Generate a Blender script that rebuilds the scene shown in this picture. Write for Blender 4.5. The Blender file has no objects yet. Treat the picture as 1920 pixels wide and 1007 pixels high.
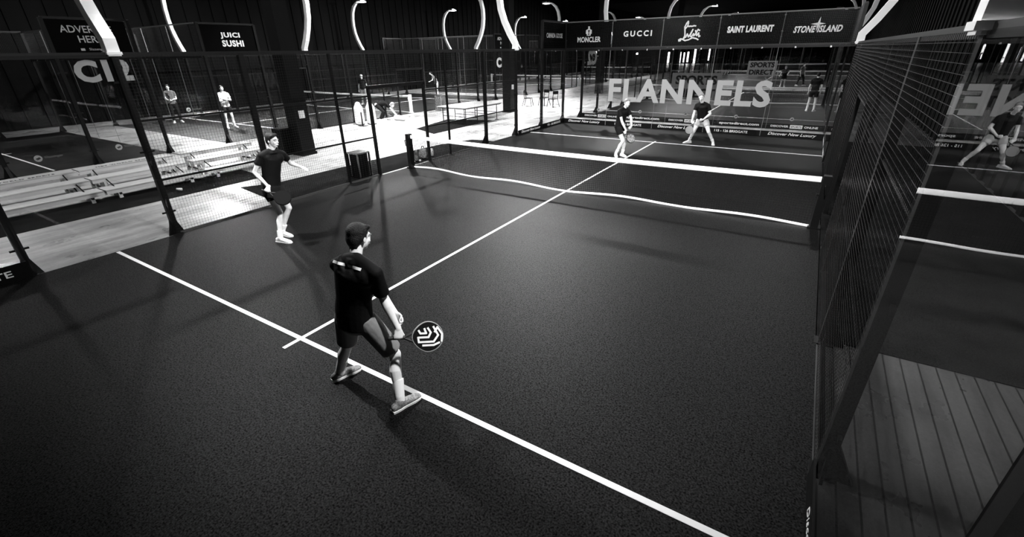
import bpy, bmesh, math, random
from mathutils import Vector, Matrix
from mathutils.bvhtree import BVHTree
import numpy as np
random.seed(7)
sc = bpy.context.scene
COL = sc.collection

# ------------------------------------------------------------------ camera
CP = Vector((9.392, .702, 2.944)); YAW, PIT, ROL, FPX = -.5679, -.4483, -.0179, 845.4
fw = Vector((math.sin(YAW)*math.cos(PIT), math.cos(YAW)*math.cos(PIT), math.sin(PIT)))
rt = Vector((math.cos(YAW), -math.sin(YAW), 0)); up = rt.cross(fw)
R_ = rt*math.cos(ROL)+up*math.sin(ROL); U_ = -rt*math.sin(ROL)+up*math.cos(ROL)
cd = bpy.data.cameras.new('camera'); cam = bpy.data.objects.new('camera', cd); COL.objects.link(cam)
cd.sensor_width = 36; cd.sensor_fit = 'HORIZONTAL'; cd.lens = 36*FPX/1920; cd.clip_start = .05; cd.clip_end = 400
m = Matrix((R_, U_, -fw)).transposed().to_4x4(); m.translation = CP; cam.matrix_world = m
sc.camera = cam
# ------------------------------------------------------------------ world, exposure
w = bpy.data.worlds.new('world'); sc.world = w; w.use_nodes = True
w.node_tree.nodes['Background'].inputs[0].default_value = (.5, .5, .5, 1)
w.node_tree.nodes['Background'].inputs[1].default_value = .004
sc.view_settings.view_transform = 'Standard'; sc.view_settings.look = 'None'
sc.view_settings.exposure = 1.7; sc.view_settings.gamma = 1; sc.view_settings.use_curve_mapping = False
sc.cycles.use_denoising = True
sc.cycles.transparent_max_bounces = 48; sc.cycles.max_bounces = 6; sc.cycles.diffuse_bounces = 2; sc.cycles.glossy_bounces = 4
sc.cycles.sample_clamp_indirect = 4
LAMP_W = 330

# ------------------------------------------------------------------ materials
def mat(name, v, rough=.6, metal=0., spec=.5, noise=None, bump=None, emit=0, coat=0, sheen=0):
    m = bpy.data.materials.new(name); m.use_nodes = True
    nt = m.node_tree; b = nt.nodes['Principled BSDF']
    b.inputs['Base Color'].default_value = (v, v, v, 1); b.inputs['Roughness'].default_value = rough
    b.inputs['Metallic'].default_value = metal; b.inputs['Specular IOR Level'].default_value = spec
    b.inputs['Coat Weight'].default_value = coat
    if sheen:
        b.inputs['Sheen Weight'].default_value = sheen; b.inputs['Sheen Roughness'].default_value = .5
    if emit:
        b.inputs['Emission Color'].default_value = (1, 1, 1, 1); b.inputs['Emission Strength'].default_value = emit
    tc = nt.nodes.new('ShaderNodeTexCoord')
    if noise:  # (scale vector, low, high, detail)
        mp = nt.nodes.new('ShaderNodeMapping'); mp.inputs['Scale'].default_value = noise[0]
        n = nt.nodes.new('ShaderNodeTexNoise'); n.inputs['Scale'].default_value = 1; n.inputs['Detail'].default_value = noise[3]
        r = nt.nodes.new('ShaderNodeMapRange'); r.inputs['From Min'].default_value = .33; r.inputs['From Max'].default_value = .67
        r.inputs['To Min'].default_value = noise[1]; r.inputs['To Max'].default_value = noise[2]
        cb = nt.nodes.new('ShaderNodeCombineColor')
        nt.links.new(tc.outputs['Object'], mp.inputs[0]); nt.links.new(mp.outputs[0], n.inputs['Vector'])
        nt.links.new(n.outputs['Fac'], r.inputs['Value'])
        for k in range(3): nt.links.new(r.outputs[0], cb.inputs[k])
        nt.links.new(cb.outputs[0], b.inputs['Base Color'])
    if bump:   # (scale, strength, distance)
        n2 = nt.nodes.new('ShaderNodeTexNoise'); n2.inputs['Scale'].default_value = bump[0]; n2.inputs['Detail'].default_value = 4
        bp = nt.nodes.new('ShaderNodeBump'); bp.inputs['Strength'].default_value = bump[1]; bp.inputs['Distance'].default_value = bump[2]
        nt.links.new(tc.outputs['Object'], n2.inputs['Vector']); nt.links.new(n2.outputs['Fac'], bp.inputs['Height'])
        nt.links.new(bp.outputs[0], b.inputs['Normal'])
    return m

M = {}
M['turf'] = mat('turf', .03, .46, spec=.12, noise=((70, 70, 70), .0006, .0065, 10), bump=(160, .35, .007))
_nt = M['turf'].node_tree   # pile gloss varies with the same fibre noise
_mr = [n for n in _nt.nodes if n.bl_idname == 'ShaderNodeMapRange'][0]
_mm = _nt.nodes.new('ShaderNodeMath'); _mm.operation = 'MULTIPLY'; _mm.inputs[1].default_value = .2/.0065
_nt.links.new(_mr.outputs[0], _mm.inputs[0]); _nt.links.new(_mm.outputs[0], _nt.nodes['Principled BSDF'].inputs['Specular IOR Level'])
M['turf_dark'] = mat('dark_rubber', .012, .9, spec=.06, noise=((3, 3, 3), .0015, .007, 6), bump=(80, .3, .01))
M['line'] = mat('court_line_white', .82, .8, bump=(200, .3, .005))
M['concrete'] = None
M['black'] = mat('black_powder_coat', .0025, .4, spec=.22)
M['wire'] = mat('black_wire', .004, .3, metal=0, spec=.6)
M['beamb'] = mat('black_beam', .003, .35, spec=.35)
M['board'] = mat('black_board', .002, .5, spec=.15)
M['banner'] = mat('black_banner_fabric', .0015, .8, spec=.03, bump=(150, .2, .004))
M['letter'] = mat('white_lettering', .8, .6)
M['letter_grey'] = mat('grey_lettering', .35, .6)
M['film'] = mat('white_glass_film', .36, .7, spec=.2)
M['film_grey'] = mat('grey_glass_film', .13, .7, spec=.2)
M['pole'] = mat('white_painted_steel', .85, .45)
M['lamp'] = mat('lamp_diffuser', .9, .5, emit=14)
M['lamp_body'] = mat('lamp_housing', .3, .4)
M['tape'] = mat('white_net_tape', .85, .7, bump=(60, .3, .004))
M['netting'] = mat('black_net_cord', .004, .8, spec=.1)
M['steel'] = mat('bright_steel', .6, .25, metal=1)
M['alu'] = mat('brushed_aluminium', .6, .4, metal=.3, noise=((40, 2, 40), .5, .7, 4))
M['rail_grey'] = mat('dark_grey_rail', .05, .5)
M['rail_pale'] = mat('grey_rail', .14, .5)
M['seam'] = mat('glass_edge_seal', .16, .5)
M['wall'] = mat('dark_wall', .006, .8, spec=.1, noise=((.8, .8, .2), .001, .0035, 3))
M['ceiling'] = mat('dark_ceiling', .004, .9, spec=.05)
M['column'] = mat('black_column', .002, .5, spec=.15)
M['skin'] = mat('skin', .7, .5, spec=.4, noise=((14, 14, 14), .66, .8, 3), bump=(90, .15, .002))
M['shirt'] = mat('black_jersey', .004, .7, spec=.15, bump=(9, .35, .02))
M['shirt_white'] = mat('white_jersey', .8, .8, bump=(9, .35, .02))
M['shirt_grey'] = mat('grey_jersey', .12, .8, bump=(9, .35, .02))
M['shorts_black'] = mat('black_shorts', .01, .8, spec=.15, bump=(10, .35, .02))
M['shorts_dark'] = mat('charcoal_shorts', .2, .7, spec=.2, bump=(11, .35, .02))
M['shorts_light'] = mat('light_grey_shorts', .45, .8, bump=(10, .35, .02))
M['sock'] = mat('white_sock', .85, .9, bump=(120, .4, .003))
M['hair'] = mat('dark_hair', .012, .55, spec=.3, noise=((120, 120, 25), .002, .012, 4), bump=(120, .9, .01))
M['hair_light'] = mat('fair_hair', .25, .5, noise=((120, 120, 25), .15, .35, 4), bump=(120, .8, .01))
M['shoe_grey'] = mat('grey_knit_shoe', .22, .7, noise=((60, 60, 60), .12, .32, 3))
M['shoe_white'] = mat('white_shoe', .8, .5)
M['sole'] = mat('white_sole', .85, .5)
M['dark'] = mat('near_black', .004, .8, spec=.1)
M['rubber'] = mat('black_rubber', .01, .6)
M['bag'] = mat('grey_bag', .2, .7, noise=((20, 20, 20), .08, .35, 3), bump=(30, .5, .01))
M['tabletop'] = mat('table_top', .35, .35)
M['lit'] = mat('lit_window', .9, .5, emit=3)

def glass_mat():
    m = bpy.data.materials.new('clear_glass'); m.use_nodes = True; nt = m.node_tree; nt.nodes.clear()
    out = nt.nodes.new('ShaderNodeOutputMaterial'); mix = nt.nodes.new('ShaderNodeMixShader')
    tr = nt.nodes.new('ShaderNodeBsdfTransparent'); tr.inputs[0].default_value = (.93, .93, .93, 1)
    gl = nt.nodes.new('ShaderNodeBsdfGlossy'); gl.inputs['Roughness'].default_value = 0; gl.inputs[0].default_value = (.95, .95, .95, 1)
    fr = nt.nodes.new('ShaderNodeFresnel'); fr.inputs[0].default_value = 1.52
    g = nt.nodes.new('ShaderNodeNewGeometry'); k = nt.nodes.new('ShaderNodeMath'); k.operation = 'MULTIPLY_ADD'
    k.inputs[1].default_value = -1; k.inputs[2].default_value = 1
    a = nt.nodes.new('ShaderNodeMath'); a.operation = 'MULTIPLY'; a.inputs[1].default_value = .9; a.use_clamp = True
    b = nt.nodes.new('ShaderNodeMath'); b.operation = 'MULTIPLY'
    L = nt.links.new
    L(g.outputs['Backfacing'], k.inputs[0]); L(fr.outputs[0], a.inputs[0]); L(a.outputs[0], b.inputs[0]); L(k.outputs[0], b.inputs[1])
    L(b.outputs[0], mix.inputs[0]); L(tr.outputs[0], mix.inputs[1]); L(gl.outputs[0], mix.inputs[2]); L(mix.outputs[0], out.inputs[0])
    return m
M['glass'] = glass_mat()

def floor_mat():
    m = bpy.data.materials.new('polished_concrete'); m.use_nodes = True; nt = m.node_tree; b = nt.nodes['Principled BSDF']; L = nt.links.new
    tc = nt.nodes.new('ShaderNodeTexCoord')
    def noise(scale, det, lo, hi, a, c):
        mp = nt.nodes.new('ShaderNodeMapping'); mp.inputs['Scale'].default_value = scale
        n = nt.nodes.new('ShaderNodeTexNoise'); n.inputs['Scale'].default_value = 1; n.inputs['Detail'].default_value = det; n.inputs['Roughness'].default_value = .65
        r = nt.nodes.new('ShaderNodeMapRange'); r.inputs['From Min'].default_value = a; r.inputs['From Max'].default_value = c
        r.inputs['To Min'].default_value = lo; r.inputs['To Max'].default_value = hi
        L(tc.outputs['Object'], mp.inputs[0]); L(mp.outputs[0], n.inputs['Vector']); L(n.outputs['Fac'], r.inputs['Value']); return r.outputs[0]
    n1 = noise((3.2, .35, 1), 8, .55, 1, .35, .6); n2 = noise((.5, .4, 1), 6, .6, 1, .38, .55); n3 = noise((25, 25, 1), 5, .85, 1.05, .3, .7)
    # grooves run along the building beside the right-hand wall of the court
    sx = nt.nodes.new('ShaderNodeSeparateXYZ'); L(tc.outputs['Object'], sx.inputs[0])
    def mth(op, x, y=None):
        q = nt.nodes.new('ShaderNodeMath'); q.operation = op
        for i, s in enumerate((x, y)):
            if s is None: continue
            if isinstance(s, (int, float)): q.inputs[i].default_value = s
            else: L(s, q.inputs[i])
        return q.outputs[0]
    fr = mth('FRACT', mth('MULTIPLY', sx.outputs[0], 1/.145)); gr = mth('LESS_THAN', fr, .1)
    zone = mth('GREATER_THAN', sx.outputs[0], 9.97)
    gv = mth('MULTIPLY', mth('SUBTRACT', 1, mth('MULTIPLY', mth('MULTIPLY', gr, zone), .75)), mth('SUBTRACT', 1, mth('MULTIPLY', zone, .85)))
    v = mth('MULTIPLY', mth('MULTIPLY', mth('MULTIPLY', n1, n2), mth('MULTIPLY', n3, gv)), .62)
    cb = nt.nodes.new('ShaderNodeCombineColor')
    for k in range(3): L(v, cb.inputs[k])
    L(cb.outputs[0], b.inputs['Base Color'])
    rr = noise((1.2, .8, 1), 5, .22, .5, .35, .65); L(rr, b.inputs['Roughness'])
    return m
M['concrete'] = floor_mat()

# ------------------------------------------------------------------ mesh helpers
class MB:
    def __init__(s): s.v = []; s.f = []
    def box(s, x0, y0, z0, x1, y1, z1):
        n = len(s.v)
        s.v += [(x0,y0,z0),(x1,y0,z0),(x1,y1,z0),(x0,y1,z0),(x0,y0,z1),(x1,y0,z1),(x1,y1,z1),(x0,y1,z1)]
        s.f += [tuple(n+i for i in q) for q in ((0,3,2,1),(4,5,6,7),(0,1,5,4),(1,2,6,5),(2,3,7,6),(3,0,4,7))]
        return s
    def cbox(s, c, d):
        return s.box(c[0]-d[0]/2, c[1]-d[1]/2, c[2]-d[2]/2, c[0]+d[0]/2, c[1]+d[1]/2, c[2]+d[2]/2)
    def prism(s, poly, axis, a, b):
        """polygon (u,v) extruded between a and b along axis 'x','y','z'"""
        n = len(s.v); k = len(poly)
        mk = {'x': lambda u, v, t: (t, u, v), 'y': lambda u, v, t: (u, t, v), 'z': lambda u, v, t: (u, v, t)}[axis]
        for t in (a, b): s.v += [mk(u, v, t) for u, v in poly]
        s.f.append(tuple(n+i for i in range(k))[::-1]); s.f.append(tuple(n+k+i for i in range(k)))
        for i in range(k): s.f.append((n+i, n+(i+1) % k, n+k+(i+1) % k, n+k+i))
        return s
    def tube(s, pts, rad, N=12, side=None, dome=True, square=False):
        """lofted limb: rad entries are r or (a,b); a along 'side'"""
        pts = [Vector(p) for p in pts]; rad = [r if isinstance(r, tuple) else (r, r) for r in rad]
        P, Rr, T = [], [], []
        n = len(pts)
        tang = []
        for i in range(n):
            d = (pts[min(i+1, n-1)]-pts[max(i-1, 0)]); tang.append(d.normalized())
        if dome:
            for k, th in ((0, 80), (1, 50), (2, 22)):
                a = math.radians(th); rm = min(rad[0]); P.append(pts[0]-tang[0]*rm*math.sin(a)); Rr.append((rad[0][0]*math.cos(a), rad[0][1]*math.cos(a))); T.append(tang[0])
        for i in range(n): P.append(pts[i]); Rr.append(rad[i]); T.append(tang[i])
        if dome:
            for th in (22, 50, 80):
                a = math.radians(th); rm = min(rad[-1]); P.append(pts[-1]+tang[-1]*rm*math.sin(a)); Rr.append((rad[-1][0]*math.cos(a), rad[-1][1]*math.cos(a))); T.append(tang[-1])
        s0 = Vector(side) if side is not None else (Vector((1, 0, 0)) if abs(tang[0].x) < .8 else Vector((0, 1, 0)))
        base = len(s.v); prev = s0
        for p, r, t in zip(P, Rr, T):
            a = prev - t*prev.dot(t)
            a = a.normalized() if a.length > 1e-5 else t.orthogonal().normalized()
            b = t.cross(a); prev = a
            for j in range(N):
                an = 2*math.pi*j/N
                if square:
                    an += math.pi/4; ca = max(-.7071, min(.7071, math.cos(an)))*1.414; sa = max(-.7071, min(.7071, math.sin(an)))*1.414
                else: ca, sa = math.cos(an), math.sin(an)
                s.v.append(tuple(p + a*(ca*r[0]) + b*(sa*r[1])))
        m_ = len(P)
        for i in range(m_-1):
            for j in range(N):
                j2 = (j+1) % N
                s.f.append((base+i*N+j, base+i*N+j2, base+(i+1)*N+j2, base+(i+1)*N+j))
        s.f.append(tuple(base+j for j in range(N))[::-1]); s.f.append(tuple(base+(m_-1)*N+j for j in range(N)))
        return s
    def ell(s, c, r, ax=None, N=14, K=10):
        c = Vector(c); A = ax or (Vector((1,0,0)), Vector((0,1,0)), Vector((0,0,1)))
        if isinstance(r, (int, float)): r = (r, r, r)
        base = len(s.v)
        for i in range(1, K):
            th = math.pi*i/K
            for j in range(N):
                ph = 2*math.pi*j/N
                s.v.append(tuple(c + A[0]*(r[0]*math.sin(th)*math.cos(ph)) + A[1]*(r[1]*math.sin(th)*math.sin(ph)) + A[2]*(r[2]*math.cos(th))))
        t = len(s.v); s.v.append(tuple(c+A[2]*r[2])); s.v.append(tuple(c-A[2]*r[2]))
        for j in range(N):
            j2 = (j+1) % N
            s.f.append((t, base+j, base+j2)); s.f.append((t+1, base+(K-2)*N+j2, base+(K-2)*N+j))
            for i in range(K-2):
                s.f.append((base+i*N+j, base+(i+1)*N+j, base+(i+1)*N+j2, base+i*N+j2))
        return s
    def mesh(s, name, material, smooth=False):
        me = bpy.data.meshes.new(name); me.from_pydata(s.v, [], s.f); me.materials.append(material)
        if smooth:
            for p in me.polygons: p.use_smooth = True
        me.update(); return me
    def build(s, name, material, parent=None, smooth=False):
        return link(name, s.mesh(name, material, smooth), parent)

def link(name, data, parent=None, loc=None):
    o = bpy.data.objects.new(name, data); COL.objects.link(o)
    if parent is not None: o.parent = parent
    if loc is not None: o.location = loc
    return o
def thing(name, label, cat, loc=(0, 0, 0), group=None, rz=0):
    o = link(name, None); o.location = loc; o.rotation_euler = (0, 0, rz); o.empty_display_size = .2
    o['label'] = label; o['category'] = cat
    if group: o['group'] = group
    return o
def tag(o, label, cat, group=None):
    o['label'] = label; o['category'] = cat
    if group: o['group'] = group
    return o
def struct(o): o['kind'] = 'structure'; return o
def copytree(o, parent=None):
    c = o.copy(); COL.objects.link(c); c.parent = parent
    for ch in o.children: copytree(ch, c)
    return c

TMP = []
def remeshed(mb, voxel, smooth=4, factor=.5, clip=None):
    """union all overlapping closed shells of mb into one continuous smooth mesh"""
    me = mb.mesh('tmp', M['skin']); ob = link('tmp', me)
    r = ob.modifiers.new('r', 'REMESH'); r.mode = 'VOXEL'; r.voxel_size = voxel; r.use_smooth_shade = True
    s = ob.modifiers.new('s', 'SMOOTH'); s.iterations = smooth; s.factor = factor
    dg = bpy.context.evaluated_depsgraph_get(); dg.update()
    out = bpy.data.meshes.new_from_object(ob.evaluated_get(dg), depsgraph=dg)
    bpy.data.objects.remove(ob); bpy.data.meshes.remove(me)
    return out
def build_rm(mb, name, material, parent, voxel, smooth=4, factor=.5):
    me = remeshed(mb, voxel, smooth, factor); me.name = name; me.materials.clear(); me.materials.append(material)
    for p in me.polygons: p.use_smooth = True
    return link(name, me, parent)

# ------------------------------------------------------------------ lettering
def text_mesh(s, bold=0., shear=0., spacing=1., linespace=1., align='CENTER'):
    cu = bpy.data.curves.new('t', 'FONT'); cu.body = s; cu.size = 1; cu.offset = bold; cu.shear = shear; cu.align_x = align
    cu.space_character = spacing; cu.space_line = linespace; cu.extrude = .012; cu.resolution_u = 3
    ob = link('t', cu); dg = bpy.context.evaluated_depsgraph_get(); dg.update()
    me = bpy.data.meshes.new_from_object(ob.evaluated_get(dg), depsgraph=dg)
    bpy.data.objects.remove(ob); bpy.data.curves.remove(cu); return me
def lettering(s, centre, right, upv, w, h, parent, material, thick=.004, name='lettering', **k):
    """fit text into a w x h rectangle centred at 'centre' (parent space)"""
    me = text_mesh(s, **k); me.materials.clear(); me.materials.append(material); me.name = name
    co = np.array([v.co for v in me.vertices]); lo, hi = co.min(0), co.max(0); mid = (lo+hi)/2
    R, U = Vector(right).normalized(), Vector(upv).normalized(); N = R.cross(U); c = Vector(centre)
    for v in me.vertices:
        a = (v.co.x-mid[0])/(hi[0]-lo[0])*w; b = (v.co.y-mid[1])/(hi[1]-lo[1])*h; d = (v.co.z-mid[2])/(hi[2]-lo[2])*thick
        v.co = c + R*a + U*b + N*d
    return link(name, me, parent)
def strokes(polys, centre, right, upv, parent, material, wid=.03, thick=.004, name='emblem'):
    """brush strokes: polylines in the plane with constant width (one flat mesh)"""
    R, U = Vector(right).normalized(), Vector(upv).normalized(); N = R.cross(U); c = Vector(centre); mb = MB()
    sg = 0
    for pi, pl in enumerate(polys):
        ww = wid
        if isinstance(pl, tuple): ww, pl = pl
        for (a, b) in zip(pl[:-1], pl[1:]):
            A, B = Vector(a), Vector(b); d = (B-A)
            if d.length < 1e-6: continue
            d = d.normalized(); n = Vector((-d.y, d.x))*ww/2; A = A-d*ww*.3; B = B+d*ww*.3
            q = [A-n, B-n, B+n, A+n]; base = len(mb.v); sg += 1
            for t in (-thick/2, thick/2+sg*.00035):
                for p in q: mb.v.append(tuple(c+R*p.x+U*p.y+N*t))
            mb.f += [tuple(base+i for i in f) for f in ((3,2,1,0),(4,5,6,7),(0,1,5,4),(1,2,6,5),(2,3,7,6),(3,0,4,7))]
    return mb.build(name, material, parent)

# ------------------------------------------------------------------ building shell
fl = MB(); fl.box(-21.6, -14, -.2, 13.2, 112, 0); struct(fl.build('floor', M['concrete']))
ce = MB(); ce.box(-21.6, -14, 9, 13.2, 112, 9.2); struct(ce.build('ceiling', M['ceiling']))
def corrugated(name, x0, x1, y0, y1, n_axis):
    mb = MB()
    if n_axis == 'x':
        mb.box(x0, y0, 0, x1, y1, 9); s = 1 if x0 < 0 else -1; xf = x1 if x0 < 0 else x0; y = y0+.3
        while y < y1-.5:
            mb.box(min(xf, xf+s*.06), y, 0, max(xf, xf+s*.06), y+.25, 9); y += .75
    else:
        mb.box(x0, y0, 0, x1, y1, 9)
    return struct(mb.build(name, M['wall']))
corrugated('wall_left', -21.8, -21.6, -14, 112, 'x')
corrugated('wall_right', 13.2, 13.4, -14, 112, 'x')
corrugated('wall_back', -21.6, 13.2, 112, 112.2, 'y')
corrugated('wall_front', -21.6, 13.2, -14.2, -14, 'y')
mb = MB()
for y in (6, 18, 30, 42, 54, 66): mb.box(-21.6, y-.12, 8.4, 13.2, y+.12, 9)
struct(mb.build('trim_1', M['ceiling']))
# dark rubber matting
def mat_sheet(poly, label, z=.012):
    mb = MB(); mb.prism(poly, 'z', 0.001, z); return tag(mb.build('floor_mat', M['turf_dark']), label, 'mat')
mat_sheet([(-.12, 6.2), (-.75, 6.18), (-2.2, 6.4), (-1.8, 7.1), (-1.72, 9.3), (-1.62, 11.6), (-1.5, 13.1), (-1.1, 14.5), (-.12, 14.6)],
          'black matting on the floor outside the doorway of the left mesh fence')
mat_sheet([(-2.75, -3), (-2.75, 7.35), (-4.15, 7.5), (-4.15, -3)], 'long dark mat strip on the floor in front of the low benches', .01)
mat_sheet([(9.99, 6.06), (13.1, 6.06), (13.1, 20), (9.99, 20)], 'black mat on the floor outside the right-hand mesh fence')
mat_sheet([(-3.3, 14.9), (-4.9, 15.6), (-5.6, 18.6), (-3.4, 19.2)], 'dark grey mat on the aisle floor beside the table', .011)

# ------------------------------------------------------------------ court pieces
def wire_panel(w, h, p=.0508, t=.0026):
    """welded mesh in the local YZ plane, origin at lower corner"""
    mb = MB(); n = int(round(w/p)); k = int(round(h/p))
    for i in range(n+1):
        y = i*w/n; mb.box(-t/2, y-t/2, 0, t/2, y+t/2, h)
    for j in range(k+1):
        z = j*h/k; mb.box(t/2, 0, z-t/2, 1.5*t, w, z+t/2)
    return mb.mesh('mesh_panel', M['wire'])
WP = {}
def wires(w, h):
    if (w, h) not in WP: WP[(w, h)] = wire_panel(w, h)
    return WP[(w, h)]
def glass_panel(w, h):
    if ('g', w, h) not in WP:
        mb = MB(); mb.box(-.006, .012, 0, .006, w-.012, h); WP[('g', w, h)] = mb.mesh('glass_panel', M['glass'])
    return WP[('g', w, h)]

def post_mesh(h, gus=True, brk=False):
    k = ('p', h, gus, brk)
    if k not in WP:
        mb = MB(); mb.box(-.05, -.05, 0, .05, .05, h)
        mb.box(-.11, -.09, 0, .09, .09, .015)
        if gus:
            mb.prism([(.05, 0), (.15, 0), (.05, .28)], 'x', -.012, .012); mb.prism([(-.05, 0), (-.05, .28), (-.15, 0)], 'x', -.012, .012)
            mb.prism([(-.05, 0), (-.05, .32), (-.22, 0)], 'y', -.04, .04)
        if brk:
            for z in (.42, 1.5, 2.6): mb.box(-.035, -.12, z-.014, -.005, .12, z+.014)
        WP[k] = mb.mesh('post', M['black'])
    return WP[k]

def side_fence(x, y0, inn, label, group=None, text=None):
    """fence along Y at x, playing side towards inn (+1 = +X)"""
    t = thing('side_fence', label, 'fence', (x, y0, 0), group)
    o = -inn*.06
    for i, y in enumerate([0, 2, 4, 6, 8, 9, 11, 12, 14, 16, 18, 20]):
        h = 4 if y in (0, 2, 18, 20) else (2.2 if y in (9, 11) else 3)
        p = link('post', post_mesh(h, y not in (8, 9, 11, 12), y in (2, 4, 16, 18)), t, (o, y, 0))
        q = .5 if y in (8, 12) else (.6 if y in (9, 11) else .9); p.scale = (q*inn, q, 1)
    b = MB(); b.cbox((o, 10, 3.0), (.07, 20, .07)); b.build('top_rail', M['beamb'], t)
    for y in (1, 19):
        b = MB(); b.cbox((o, y, 4.0), (.06, 2, .06)); b.build('upper_rail', M['beamb'], t)
    for z in (1., 2.):
        
        for y in (6.5, 13.5):
            b = MB(); b.cbox((o, y, z), (.035, 5, .035)); b.build('mid_rail', M['beamb'], t)
    b = MB(); b.cbox((o, 10, 2.2), (.065, 2.07, .08)); b.cbox((o, 9, 1.1), (.065, .065, 2.2)); b.cbox((o, 11, 1.1), (.065, .065, 2.2)); b.build('door_frame', M['beamb'], t)
    for y in (6.5, 13.5):
        b = MB(); b.cbox((o, y, .02), (.04, 4.9, .04)); b.build('kick_rail', M['rail_grey'] if inn > 0 else M['board'], t)
    for y, w_, z, h in ((4,2,0,3),(6,2,0,3),(8,1,0,3),(11,1,0,3),(12,2,0,3),(14,2,0,3),(9,2,2.2,.8),(0,2,3,1),(18,2,3,1)):
        mp_ = link('mesh_panel', wires(w_, h), t, (o*.3, y, z)); mp_.scale = (inn, 1, 1)
    for y in (0, 2, 16, 18): link('glass_panel', glass_panel(2, 3), t, (0, y, 0))
    return t

def end_wall(y, x0, inn, label, group=None):
    t = thing('end_wall', label, 'glass wall', (x0, y, 0), group)
    o = -inn*.06
    for i in range(5):
        g = link('glass_panel', glass_panel(2, 3), t, (i*2, 0, 0)); g.rotation_euler = (0, 0, -math.pi/2)
        m_ = link('mesh_panel', wires(2, 1), t, (i*2, -inn*.02*-1, 3)); m_.rotation_euler = (0, 0, -math.pi/2)
    b = MB(); b.cbox((5, o, 2.98), (10, .08, .12)); b.build('beam', M['beamb'], t)
    b = MB(); b.cbox((5, o, 4.0), (10, .04, .035)); b.build('top_rail', M['rail_pale'], t)
    for i in range(1, 5):
        b = MB(); b.cbox((i*2, o, 3.5), (.014, .02, .96)); b.build('upright', M['rail_pale'], t)
        b = MB(); b.cbox((i*2, 0, 1.48), (.012, .008, 2.9)); b.build('seam_strip', M['seam'], t)
    for i in range(10):
        c = MB(); c.cbox((i+.5, inn*.012, 2.93), (.05, .02, .05)); c.build('glass_clamp', M['steel'], t)
    return t

def court_floor(x0, y0, label, group=None):
    mb = MB(); mb.box(x0+.0, y0+.0, 0, x0+10, y0+20, .012)
    t = tag(mb.build('court_turf', M['turf']), label, 'artificial turf', group)
    for yy in (3.05, 16.95):
        b = MB(); b.box(x0+.03, y0+yy-.027, .0121, x0+9.97, y0+yy+.027, .015); b.build('service_line', M['line'], t)
    b = MB(); b.box(x0+4.975, y0+2.83, .0122, x0+5.025, y0+17.15, .0152); b.build('centre_line', M['line'], t)
    return t

def net(x0, y, label, group='padel nets', hero=False, xa=.25, white_post=False):
    t = thing('padel_net', label, 'net', (x0, y, 0), group)
    for sx in (0, 1):
        x = xa-.1 if sx == 0 else 10-xa+.14
        b = MB(); b.box(x-.06, -.07, 0.012, x+.06, .07, .95); b.box(x-.1, -.1, 0.012, x+.1, .1, .04)
        b.cbox((x+(.07 if sx == 0 else -.07), -.05, .62), (.05, .05, .03)); b.tube([(x, -.07, .8), (x, -.16, .8)], [.012, .012], 8); b.tube([(x, -.16, .8), (x+.03, -.17, .66)], [.01, .01], 8)
        b.build('net_post', M['pole'] if white_post else M['black'], t)
    n = 48; X0, X1 = xa-.03, 10-xa+.06
    top = lambda u: .88+.04*(2*u-1)**2
    bt = MB(); pts = [(X0+(X1-X0)*i/n, 0, top(i/n)-.045) for i in range(n+1)]
    bt.tube(pts, [(.008, .047)]*(n+1), 8, side=(0, 1, 0), dome=False); bt.build('net_tape', M['tape'], t)
    zb = lambda u: .045+.02*math.sin(u*23)
    yb = lambda u: (.05*math.sin(u*9.4+.6)+.035*math.sin(u*21)) if hero else 0
    nb = MB(); pts = [(X0+(X1-X0)*i/n, yb(i/n), zb(i/n)) for i in range(n+1)]
    nb.tube(pts, [(.008, .024)]*(n+1), 8, side=(0, 1, 0), dome=False); nb.build('net_bottom_band', M['tape'], t)
    # cord grid
    mb = MB(); p = .045 if hero else .09; tk = .0022 if hero else .003; k = int((X1-X0)/p)
    for i in range(k+1):
        u = i/k; x = X0+(X1-X0)*u; a = len(mb.v)
        for (yy, z) in ((yb(u), zb(u)), (0, top(u)-.09)):
            mb.v += [(x-tk, yy-tk, z), (x+tk, yy-tk, z), (x+tk, yy+tk, z), (x-tk, yy+tk, z)]
        mb.f += [(a, a+1, a+5, a+4), (a+1, a+2, a+6, a+5), (a+2, a+3, a+7, a+6), (a+3, a, a+4, a+7)]
    rows = int(.8/p)
    for j in range(1, rows):
        f = j/rows
        for i in range(24):
            u0, u1 = i/24, (i+1)/24; a = len(mb.v)
            for u in (u0, u1):
                z = zb(u)+(top(u)-.09-zb(u))*f; yy = yb(u)*(1-f); x = X0+(X1-X0)*u
                mb.v += [(x, yy-tk, z-tk), (x, yy+tk, z-tk), (x, yy+tk, z+tk), (x, yy-tk, z+tk)]
            mb.f += [(a, a+1, a+5, a+4), (a+1, a+2, a+6, a+5), (a+2, a+3, a+7, a+6), (a+3, a, a+4, a+7)]
    mb.build('netting', M['netting'], t)
    return t

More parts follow.
